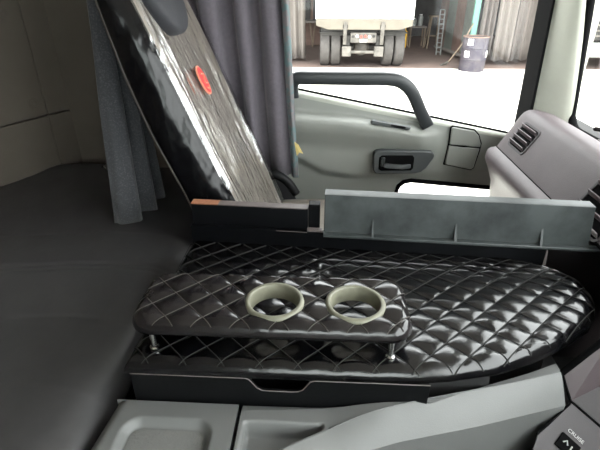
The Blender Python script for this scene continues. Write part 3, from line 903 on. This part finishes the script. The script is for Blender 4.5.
def face_frame(y, s):
    # point on the dash face: s 0..1 from lower edge to ridge
    p = Vector((.572, y, 1.726)).lerp(Vector((.645, y, 1.850)), s)
    up_ = Vector((.073, 0, .124)).normalized(); al = Vector((0, -1, 0)); nn = al.cross(up_).normalized()
    if nn.x > 0: nn = -nn
    return p, al, up_, nn
def vent(yc, s, w_, h, name_label):
    p, al, up_, nn = face_frame(yc, s)
    P = lambda a, b, c: tuple(p + al * a + up_ * b + nn * c)
    vt = thing('air_vent', tuple(p), None, None)
    vt.parent = dash
    vt.location = Vector(ORG['air_vent' if vt.name == 'air_vent' else vt.name]) - Vector(ORG[dash.name])
    oc_ = rrect(-w_ / 2, w_ / 2, -h / 2, h / 2, .014, 5); ic = rrect(-w_ / 2 + .006, w_ / 2 - .006, -h / 2 + .006, h / 2 - .006, .010, 5)
    MB().loft([[P(a, b, -.001) for a, b in oc_], [P(a, b, .0035) for a, b in oc_], [P(a, b, .0035) for a, b in ic], [P(a, b, .0005) for a, b in ic]], True).build('frame', 'dash_dark', vt, smooth=True, angle=40)
    MB().add([P(a, b, .0012) for a, b in ic], [tuple(range(len(ic)))]).build('duct', 'rubber', vt)
    ns = 4
    for i in range(ns):
        b0 = -h / 2 + .016 + (h - .030) * i / (ns - 1)
        wv = w_ / 2 - .008
        v_ = [P(-wv, b0 - .004, .003), P(wv, b0 - .004, .003), P(wv, b0 + .004, .012), P(-wv, b0 + .004, .012)]
        MB().add(v_, [(0, 1, 2, 3)]).build('slat', 'dash', vt, solid=.003)
    return vt
vent(1.355, .48, .118, .084, '')
vent(.90, .36, .135, .115, '')
pp = MB().add([(.725, 1.04, 1.836), (.785, 1.02, 1.799), (.788, 1.22, 1.798), (.73, 1.20, 1.834)], [(0, 1, 2, 3)]).build('paper_sheet', 'paper', solid=.001)
tag(pp, 'white paper sheet lying on the dashboard top by the windscreen', 'paper')

# ================================================================== CENTRE CONSOLE
cs = thing('console_tray', (-.23, .42, 1.4), 'light grey console tray with recessed grained floor beside the mattress', 'console')
def traytop(u, v):
    y = .30 + .195 * v
    xl = -.345 + .02 * (v) ; xr = -.1245
    x = xl + (xr - xl) * u
    z = 1.602
    e_ = min(x - xl, .495 - y)
    z -= .02 * (1 - math.sqrt(max(0, 1 - (1 - min(1, max(0, x - xl) / .02)) ** 2)))
    # recess with rounded corner
    dx = min(x - (-.298), -.155 - x); dy = min(.466 - y, y - .30)
    r_ = .03
    d = r_ - math.hypot(r_ - dx, r_ - dy) if (dx < r_ and dy < r_) else min(dx, dy)
    z -= .014 * sm(0, .012, d)
    return (x, y, z)
MB().grid(traytop, 90, 90).build('top', 'console', cs, smooth=True)
fl = [(x, y) for x, y in rrect(-.284, -.168, .312, .452, .018)]
MB().add([(x, max(y, .30), 1.5886) for x, y in fl], [tuple(range(len(fl)))]).build('grained_floor', 'console_tex', cs, solid=.001)
MB().loft([[(x, .495, 1.602) for x in (-.325, -.1245)], [(x, .497, 1.40) for x in (-.325, -.1245)]], False).build('rear_face', 'console', cs)
MB().loft([[(x, y, z) for x, y in ((-.345, .30), (-.325, .495))] for z in (1.582, 1.40)], False).build('side_face', 'console', cs)
B((-.1265, .30, 1.42), (-.1245, .494, 1.6015)).build('side_wall', 'console', cs)

B((-.318, .305, 1.02), (-.128, .490, 1.57)).build('body', 'console', cs)
B((-.338, .295, 1.40), (-.1245, .305, 1.598)).build('front_face', 'console', cs, bevel=.003)
ct = thing('console_trim', (.15, .48, 1.4), 'light grey console trim sweeping up to the dashboard', 'console')
def interp2(tab, x): return interp(tab, x)
# rear boundary of the flat top and sweeping upper ridge
rearY = [(-.118, .495), (.0, .497), (.10, .498), (.18, .501), (.25, .528), (.30, .548), (.36, .572), (.42, .600), (.47, .632)]
ridgeY = [(-.118, .375), (-.071, .402), (-.037, .424), (.021, .455), (.067, .474), (.131, .493), (.19, .510), (.248, .526), (.335, .550), (.407, .573)]
def ctop(u, v):
    x = -.118 + (.412 + .118) * u
    ya = interp(ridgeY, x); yb = interp(rearY, x)
    y = ya + (yb - ya) * v
    z = 1.604 + .016 * sm(0, .12, x) 
    if v > .9: z -= .004 * (v - .9) / .1
    # pocket beside the tray
    if -.112 < x < .012:
        kx = min(x + .112, .012 - x); ky = min(.466 - y, y - ya - .003)
        z -= .03 * sm(0, .006, kx) * sm(0, .010, ky) 
    return (x, y, z)
MB().grid(ctop, 180, 60).build('top', 'console', ct, smooth=True)
lowY = [(-.118, .345), (.022, .417), (.129, .455), (.26, .490), (.412, .537)]
def cfac(u, v):
    x = -.118 + (.412 + .118) * u
    a = Vector((x, interp(ridgeY, x), 1.604 + .016 * sm(0, .12, x))); b = Vector((x, interp(lowY, x), 1.583))
    p = a.lerp(b, v); p.z += .002 * math.sin(v * math.pi); return tuple(p)
MB().grid(cfac, 90, 8).build('slope', 'console', ct, smooth=True)
def csk(u, v):
    x = -.118 + (.412 + .118) * u
    p = Vector(cfac(u, 1)); return (x, p.y - .02 * v, p.z - .56 * v)
MB().grid(csk, 90, 4).build('skirt', 'console', ct, smooth=True)
MB().loft([[(x, interp(rearY, x), 1.60 + .016 * sm(0, .12, x)), (x, interp(rearY, x) + .002, 1.40)] for x in [-.118 + .53 * i / 40 for i in range(41)]], False).build('rear_face', 'console', ct, smooth=True)
MB().tube([(x, interp(ridgeY, x) + .0005, 1.6045 + .016 * sm(0, .12, x)) for x in [.02 + .39 * i / 30 for i in range(31)]], .0012, 6).build('ridge_bead', 'console', ct, smooth=True)

# stack side panels and the switch panel at the right
st = thing('dash_side_panel', (.5, .57, 1.4), 'mauve grey angled lower dash panel beside the console trim', 'panel')
A = [(.416, .572, 1.617), (.476, .585, 1.688), (.62, .60, 1.80), (.75, .60, 1.80), (.75, .57, 1.60), (.54, .565, 1.60), (.43, .545, 1.578)]
MB().add([A[0], A[1], A[2], A[3], A[4]] + [(.50, .572, 1.615), (.428, .552, 1.581)], [(0, 6, 5, 4, 3, 2, 1)]).build('upper_face', 'dash', st, solid=.006)
MB().add([(.428, .552, 1.581), (.50, .572, 1.615), (.75, .57, 1.60), (.75, .50, 1.52), (.475, .513, 1.556)], [(0, 4, 3, 2, 1)]).build('lower_face', 'dash_dark', st, solid=.004)  # shade of the angled facet put into a darker plastic
MB().tube([(.414, .575, 1.615), (.476, .588, 1.690), (.62, .604, 1.803)], .006, 8).build('edge_seal', 'rubber', st, smooth=True)
MB().tube([(.4145, .571, 1.617), (.427, .550, 1.581)], .0022, 6).build('seam', 'rubber', st)
MB().tube([(.427, .550, 1.580), (.475, .511, 1.554), (.6, .41, 1.49)], .0022, 6).build('seam', 'rubber', st)
B((.5, .60, 1.1), (.62, .63, 1.66)).build('backing', 'rubber', st)

sw = thing('switch_panel', (.42, .50, 1.4), 'grey switch panel with small black rocker switch by the console', 'switch panel')
o_ = Vector((.428, .549, 1.577))
ex = Vector((.475, .510, 1.551)) - o_; ex.normalize()
ey = Vector((.353, .472, 1.535)) - o_
ey = (ey - ex * ey.dot(ex)).normalized()
ez = ex.cross(ey).normalized()
if ez.z < 0: ez = -ez
Q = lambda a, b, c=0.0: tuple(o_ + ex * a + ey * b + ez * c)
MB().add([Q(0, 0), Q(.22, 0), Q(.22, .2), Q(.02, .2), Q(-.012, .08), Q(-.006, .06)], [(0, 1, 2, 3, 4, 5)]).build('plate', 'dash_dark', sw, solid=.004)
MB().tube([Q(0, .002, .001), Q(-.008, .06, .001), Q(-.012, .085, .001)], .002, 6).build('seam', 'rubber', sw)
rk = MB().add([Q(.014, .052, .001), Q(.046, .052, .001), Q(.046, .078, .001), Q(.014, .078, .001), Q(.014, .052, .006), Q(.046, .052, .006), Q(.046, .078, .006), Q(.014, .078, .006)], [(0, 1, 2, 3), (7, 6, 5, 4), (0, 4, 5, 1), (1, 5, 6, 2), (2, 6, 7, 3), (3, 7, 4, 0)]).build('rocker_switch', 'rubber', sw, bevel=.001)
MB().tube([Q(.021, .066, .0065), Q(.025, .060, .0065), Q(.029, .066, .0065)], .0012, 6).build('switch_mark', 'text_white', rk)
MB().tube([Q(.035, .062, .0065), Q(.035, .070, .0065)], .0012, 6).build('switch_mark', 'text_white', rk)
MB().tube([Q(.020, .036, .001), Q(.008, .036, .001), Q(.005, .039, .001), Q(.0105, .083, .001)], .0006, 5).build('outline_print', 'text_white', sw)
text('lettering', 'CRUISE', .0085, frame(ex, -ey, ez, Q(.032, .042, .003)), 'text_white', sw, .0002)

# ================================================================== DUMP TRUCK IN THE YARD
TX = 1.07      # centre line
TYR = 13.75    # rear face
dt = thing('dump_truck', (TX, 15, 0), 'white dump truck seen from behind with dual rear tyres', 'truck')
B((TX - 1.36, TYR + .05, 1.3), (TX + 1.36, TYR + 4.6, 2.9)).build('dump_bed', 'white_paint', dt, bevel=.02)
B((TX - 1.30, TYR - .01, 1.33), (TX + 1.30, TYR + .05, 2.85)).build('tailgate', 'white_paint', dt, bevel=.015)
MB().prism([(TX - 1.34, 1.31), (TX + 1.34, 1.31), (TX + 1.34, 1.14), (TX + 1.0, 1.04), (TX - 1.0, 1.04), (TX - 1.34, 1.14)], 1, TYR, TYR + .12).build('rear_sill', 'beige_paint', dt, bevel=.01)
B((TX - 1.2, TYR + .3, .86), (TX + 1.2, TYR + 4.3, 1.22)).build('subframe', 'dark_metal', dt)
for s in (-1, 1):
    B((TX + s * .43 - .06, TYR + .1, .62), (TX + s * .43 + .06, TYR + 4.5, .88)).build('chassis_rail', 'dark_metal', dt)
    hb_ = MB().prism([(TYR - .05, 1.24), (TYR + .1, 1.24), (TYR + .16, .70), (TYR + .02, .64), (TYR - .03, .9)], 0, TX + s * .52 - .05, TX + s * .52 + .05).build('hinge_bracket', 'dirty_metal', dt, bevel=.01)
    MB().lathe([(.0001, -.07), (.05, -.07), (.05, .07), (.0001, .07)], (TX + s * .52, TYR + .02, 1.12), 14, ax=0).build('hinge_pin', 'dark_metal', hb_)
    B((TX + s * .46 - .13, TYR + .0, .33), (TX + s * .46 + .13, TYR + .2, .60)).build('bumper_bracket', 'dirty_metal', dt, bevel=.015)
    B((TX + s * .83 - .42, TYR + .25, .92), (TX + s * .83 + .42, TYR + 1.5, .96)).build('mudguard', 'dark_metal', dt, bevel=.01)
lb = B((TX - .36, TYR + .02, .70), (TX + .36, TYR + .07, .96)).build('lamp_plate', 'dirty_metal', dt, bevel=.008)
for i in range(6):
    x = TX - .29 + i * .116
    MB().lathe([(.0001, TYR - .005), (.035, TYR - .003), (.04, TYR + .02)], (x, 0, .87 if i % 2 else .86), 14, ax=1).build('lamp', 'lamp_white' if i in (1, 4) else 'lamp_red' if i in (2, 3) else 'dark_metal', lb)
B((TX - .1, TYR + .012, .72), (TX + .1, TYR + .022, .79)).build('number_plate', 'lamp_white', lb)
MB().tube([(TX - .56, TYR + .1, .44), (TX + .56, TYR + .1, .44)], .045, 10).build('bumper_bar', 'dirty_metal', dt)
MB().lathe([(.0001, TYR + .42), (.12, TYR + .44), (.2, TYR + .52), (.24, TYR + .65), (.2, TYR + .8)], (TX, 0, .50), 20, ax=1).build('differential', 'dirty_metal', dt, smooth=True)
MB().tube([(TX - 1.0, TYR + .68, .50), (TX + 1.0, TYR + .68, .50)], .09, 12).build('axle', 'dark_metal', dt)
ty_prof = [(.26, -.12), (.42, -.145), (.475, -.135), (.5, -.11), (.505, 0), (.5, .11), (.475, .135), (.42, .145), (.26, .12)]
tyre0 = None
org = Vector(ORG[dt.name])
for i, dx in enumerate((-1.08, -.76, .76, 1.08)):
    if tyre0 is None:
        tyre0 = MB().lathe([(r_, h) for r_, h in ty_prof], tuple(org), 36, ax=0).build('tyre', 'tyre', dt, smooth=True, angle=35)
        t_ = tyre0
    else:
        t_ = tyre0.copy(); COL.objects.link(t_); t_.parent = dt
    t_.location = (dx, TYR + .68 - org.y, .505)
for i, dx in enumerate((-1.05, 1.05)):
    MB().lathe([(.0001, -.02), (.1, -.03), (.25, -.02), (.27, .06)], (TX + dx, TYR + .68, .505), 24, ax=0).build('wheel_hub', 'dirty_metal', dt, smooth=True)

# ================================================================== WORKSHOP THINGS
def sheet(name, x0, x1, y, z0, z1, waves, m, label, cat, group=None, amp=.06, tilt=0.0, parent=None, seed=0):
    def fn(u, v):
        x = x0 + (x1 - x0) * u + tilt * (1 - v)
        return (x + .02 * noise.noise(Vector((u * 5, v * 3, seed))), y + amp * math.sin(u * waves * 2 * math.pi + seed) + .04 * noise.noise(Vector((u * 4, v * 2.5, seed))), z0 + (z1 - z0) * v + .03 * math.sin(u * 9 + seed) * (1 - v))
    o = MB().grid(fn, 40, 12).build(name, m, parent, smooth=True, solid=.01)
    return tag(o, label, cat, group)
sheet('tarpaulin', -1.62, -.72, 15.0, .08, 5.5, 4, 'tarp_white', 'off white tarpaulin hanging left of the white dump truck', 'tarpaulin', seed=1, tilt=.12)
grp = 'tarpaulins hung behind the drum'
sheet('tarpaulin', 4.50, 4.86, 14.62, .30, 5.5, 2.5, 'tarp', 'narrow grey tarpaulin hanging just right of the mint green pole', 'tarpaulin', grp, seed=2, tilt=.06)
sheet('tarpaulin', 4.89, 5.42, 14.56, .14, 5.5, 2.5, 'tarp_white', 'pale tarpaulin hanging in the middle behind the drum', 'tarpaulin', grp, seed=3, tilt=.1)
sheet('tarpaulin', 5.48, 5.97, 14.6, .16, 5.5, 2, 'tarp', 'rightmost grey tarpaulin hanging near the pillar', 'tarpaulin', grp, seed=4, tilt=.05)
pole = thing('steel_pole', (4.42, 14.75, 0), 'mint green steel pole between the sheet partition and tarpaulins', 'pole')
B((4.30, 14.70, 0.02), (4.47, 14.80, 5.5)).build('post', 'green_pole', pole, bevel=.01)
B((4.28, 14.62, 0), (4.54, 14.88, .02)).build('base_plate', 'dark_metal', pole)
pt = thing('partition', (4.1, 16.5, 0), 'low partition of mixed metal sheets running back from the green pole', 'partition')
for i, (m_, h) in enumerate((('sheet_a', 1.75), ('sheet_b', 1.8), ('sheet_a', 1.8), ('sheet_b', 1.75))):
    y0 = 14.95 + i * .72
    x0 = 4.42 - i * .09
    MB().add([(x0, y0, .12), (x0 - .09, y0 + .70, .12), (x0 - .09, y0 + .70, h), (x0, y0, h)], [(0, 1, 2, 3)]).build('sheet_panel', m_, pt, solid=.03)
MB().tube([(4.40, 14.9, 1.9), (4.05, 17.9, 1.9)], .05, 6).build('top_rail', 'sheet_b', pt)
MB().tube([(4.38, 14.9, .16), (4.03, 17.9, .16)], .06, 6).build('bottom_rail', 'tarp_white', pt)
gw = B((3.9, 18.4, 2.0), (9.0, 18.5, 5.5)).build('teal_panel', 'shop_green')
tag(gw, 'faded teal sheet wall above the low partition', 'wall panel')
for i, (x, z, y) in enumerate(((3.55, 1.96, 18.3), (3.95, 1.9, 17.9), (4.2, 1.84, 16.4))):
    lf = thing('light_fitting', (x, y, z), ['small white lamp box nearest the dump truck bed', 'small white lamp box in the middle of the row over the ladder', 'small white lamp box on the partition top rail'][i], 'lamp', 'white lamp boxes in the workshop')
    B((x - .12, y - .05, z), (x + .12, y + .05, z + .12)).build('housing', 'lamp_white', lf, bevel=.01)
    B((x - .13, y - .06, z + .12), (x + .13, y + .06, z + .14)).build('cap', 'dirty_metal', lf)
    MB().tube([(x, y, z + .14), (x, y, 5.6)], .012, 6).build('hanger', 'dark_metal', lf)
ld = thing('ladder', (3.9, 16.7, 0), 'narrow pale metal ladder leaning by the partition', 'ladder')
for s in (0, .15):
    MB().tube([(3.82 + s, 16.68, 0), (3.84 + s, 16.95, 1.4)], .022, 8).build('rail', 'truck_grey', ld)
for i in range(10):
    z = .1 + i * .145
    MB().tube([(3.82 + .013 * z, 16.68 + .18 * z, z), (3.97 + .013 * z, 16.68 + .18 * z, z)], .018, 6).build('rung', 'truck_grey', ld)
dm = thing('steel_drum', (4.17, 13.65, 0), 'scuffed violet grey steel drum standing on the pale yard', 'drum')
DR = .345
prof = [(.0001, .01), (DR, .01), (DR, .0), (DR, .3), (DR + .012, .31), (DR, .33), (DR, .60), (DR + .012, .61), (DR, .63), (DR, .9)]
MB().lathe(prof, (4.17, 13.65, 0), 36).build('shell', 'drum', dm, smooth=True, angle=35)
MB().lathe([(DR - .012, .88), (DR + .012, .88), (DR + .014, .905), (DR - .012, .91)], (4.17, 13.65, 0), 36, close=True).build('rim', 'drum_rim', dm, smooth=True, angle=40)
MB().lathe([(.0001, .84), (DR - .01, .84)], (4.17, 13.65, 0), 36).build('lid', 'drum_rim', dm)
for a0, z0 in ((-150, .45), (-42, .45), (-140, .76)):
    pts_ = [(4.17 + (DR + .004) * math.cos(R(a0 + t)), 13.65 + (DR + .004) * math.sin(R(a0 + t))) for t in (0, 8, 16, 24)]
    MB().loft([[(x, y, z) for x, y in pts_] for z in (z0 - .07, z0 + .09)], False).build('label', 'paper', dm, solid=.002)
br = thing('broom', (3.6, 14.6, 0), 'long handled broom leaning against the green pole', 'broom')
MB().tube([(3.72, 14.5, .1), (4.05, 14.6, .55), (4.33, 14.68, 1.15)], .02, 6).build('handle', 'wood', br)
MB().loft([[(3.45, 14.35, .0), (3.66, 14.5, .0), (3.66, 14.55, .03), (3.45, 14.42, .03)], [(3.68, 14.44, .09), (3.74, 14.5, .09), (3.74, 14.53, .12), (3.68, 14.48, .12)]], True, True).build('bristles', 'dirty_metal', br)
tbl = thing('work_table', (3.5, 18.9, 0), 'pale topped work table at the back beside the truck', 'table')
B((3.15, 18.6, .70), (3.8, 19.2, .75)).build('top', 'tarp_white', tbl)
for x in (3.2, 3.73):
    for y in (18.66, 19.12):
        B((x, y, 0), (x + .05, y + .05, .70)).build('leg', 'wood', tbl)
for (x, y, h, r_, lb_) in ((3.32, 18.85, .25, .11, 'short white tub on the work table'), (3.58, 18.9, .38, .09, 'tall pale jug on the work table')):
    j = thing('paint_tub', (x, y, .75), lb_, 'tub', 'tubs on the work table')
    MB().lathe([(.0001, .75), (r_ * .9, .75), (r_, .75 + h * .8), (r_ * .6, .75 + h)], (x, y, 0), 20).build('body', 'truck_grey', j, smooth=True, angle=40)
    MB().lathe([(r_ * .62, .75 + h), (r_ * .62, .77 + h), (.0001, .77 + h)], (x, y, 0), 20).build('lid', 'lamp_white', j)
yj = thing('jerrycan', (3.17, 19.2, 0), 'yellow plastic jerrycan standing beside the truck tyres', 'jerrycan')
B((2.86, 18.5, .0), (3.08, 18.85, .0 + .62)).build('body', 'yellow', yj, bevel=.05)
MB().tube([(2.91, 18.67, .62), (2.91, 18.67, .7), (3.03, 18.67, .7), (3.03, 18.67, .62)], .02, 6).build('handle', 'yellow', yj)
ts = thing('wooden_trestle', (3.95, 18.8, 0), 'tall wooden trestle stand between the work table and ladder', 'trestle')
for x0, x1 in ((3.84, 3.92), (4.28, 4.20)):
    for y0, y1 in ((18.4, 18.55), (18.9, 18.75)):
        MB().tube([(x0, y0, 0), (x1, y1, 1.1)], .03, 4).build('leg', 'wood', ts)
B((3.86, 18.5, 1.08), (4.26, 18.8, 1.13)).build('top', 'wood', ts)
MB().tube([(3.87, 18.47, .45), (4.25, 18.47, .45)], .025, 4).build('rail', 'wood', ts)
bl = thing('work_bench', (-1.1, 18.85, 0), 'white topped plank bench between the hanging tarpaulin and truck', 'bench')
B((-1.9, 18.6, .86), (-.32, 19.1, .93)).build('top', 'tarp_white', bl)
for x in (-1.7, -.5):
    MB().tube([(x, 18.65, 0), (x + .1, 18.85, .86)], .035, 4).build('leg', 'wood', bl)
    MB().tube([(x, 19.05, 0), (x - .1, 18.85, .86)], .035, 4).build('leg', 'wood', bl)
cb = thing('machine_cabinet', (-.4, 19.5, 0), 'dark rusty machine cabinet behind the plank bench', 'cabinet')
B((-1.3, 19.2, 0), (.15, 20.0, 1.9)).build('body', 'sheet_b', cb, bevel=.02)
B((-1.2, 19.17, .9), (-.6, 19.2, 1.8)).build('door', 'dark_metal', cb, bevel=.01)
B((-.5, 19.17, .9), (.1, 19.2, 1.8)).build('door', 'shop_wall', cb, bevel=.01)
cl = thing('hanging_clothes', (6.25, 14.9, .4), 'dark blue work clothes hanging right of the last tarpaulin', 'clothes')
sheet('jacket', 6.03, 6.4, 14.9, .9, 2.0, 1.5, 'blue_cloth', None, None, parent=cl, seed=6)
sheet('trousers', 6.05, 6.4, 15.0, .2, .95, 1.0, 'dark_metal', None, None, parent=cl, seed=7)
MB().tube([(6.0, 14.95, 2.0), (6.45, 14.95, 2.0)], .015, 6).build('hanger', 'dark_metal', cl)

# ================================================================== VEHICLE SEEN THROUGH THE WINDSCREEN
pv = thing('parked_lorry', (8.6, 14.0, 0), 'pale lorry front with number plate seen through the windscreen', 'truck')
B((6.9, 13.9, .32), (9.4, 14.3, .72)).build('bumper', 'truck_grey', pv, bevel=.05)
B((6.95, 14.0, .76), (9.35, 16.2, 1.3)).build('grille_panel', 'dark_metal', pv, bevel=.03)
B((6.95, 13.95, 1.3), (9.35, 16.2, 2.9)).build('cab', 'white_paint', pv, bevel=.06)
for z in (.86, 1.0, 1.14):
    B((7.0, 13.96, z), (9.3, 14.0, z + .05)).build('grille_bar', 'dirty_metal', pv, bevel=.01)
np_ = B((7.2, 13.87, .42), (7.75, 13.9, .60)).build('number_plate', 'lamp_white', pv, bevel=.005)
for k, ch in enumerate('E31'):
    text('letter', ch, .14, frame((1, 0, 0), (0, 0, 1), (0, -1, 0), (7.32 + .15 * k, 13.868, .51)), 'plate_ink', np_)
for x in (7.15, 9.15):
    MB().lathe([(.28, -.13), (.45, -.14), (.49, -.08), (.49, .08), (.45, .14), (.28, .13)], (x, 15.0, .49), 28, ax=0, close=True).build('tyre', 'tyre', pv, smooth=True)
wp = MB().tube([(.845, 1.42, 1.80), (.84, 1.15, 1.85), (.835, .8, 1.87)], .007, 6).build('wiper_blade', 'rubber')
tag(wp, 'black wiper blade resting outside the windscreen', 'wiper')
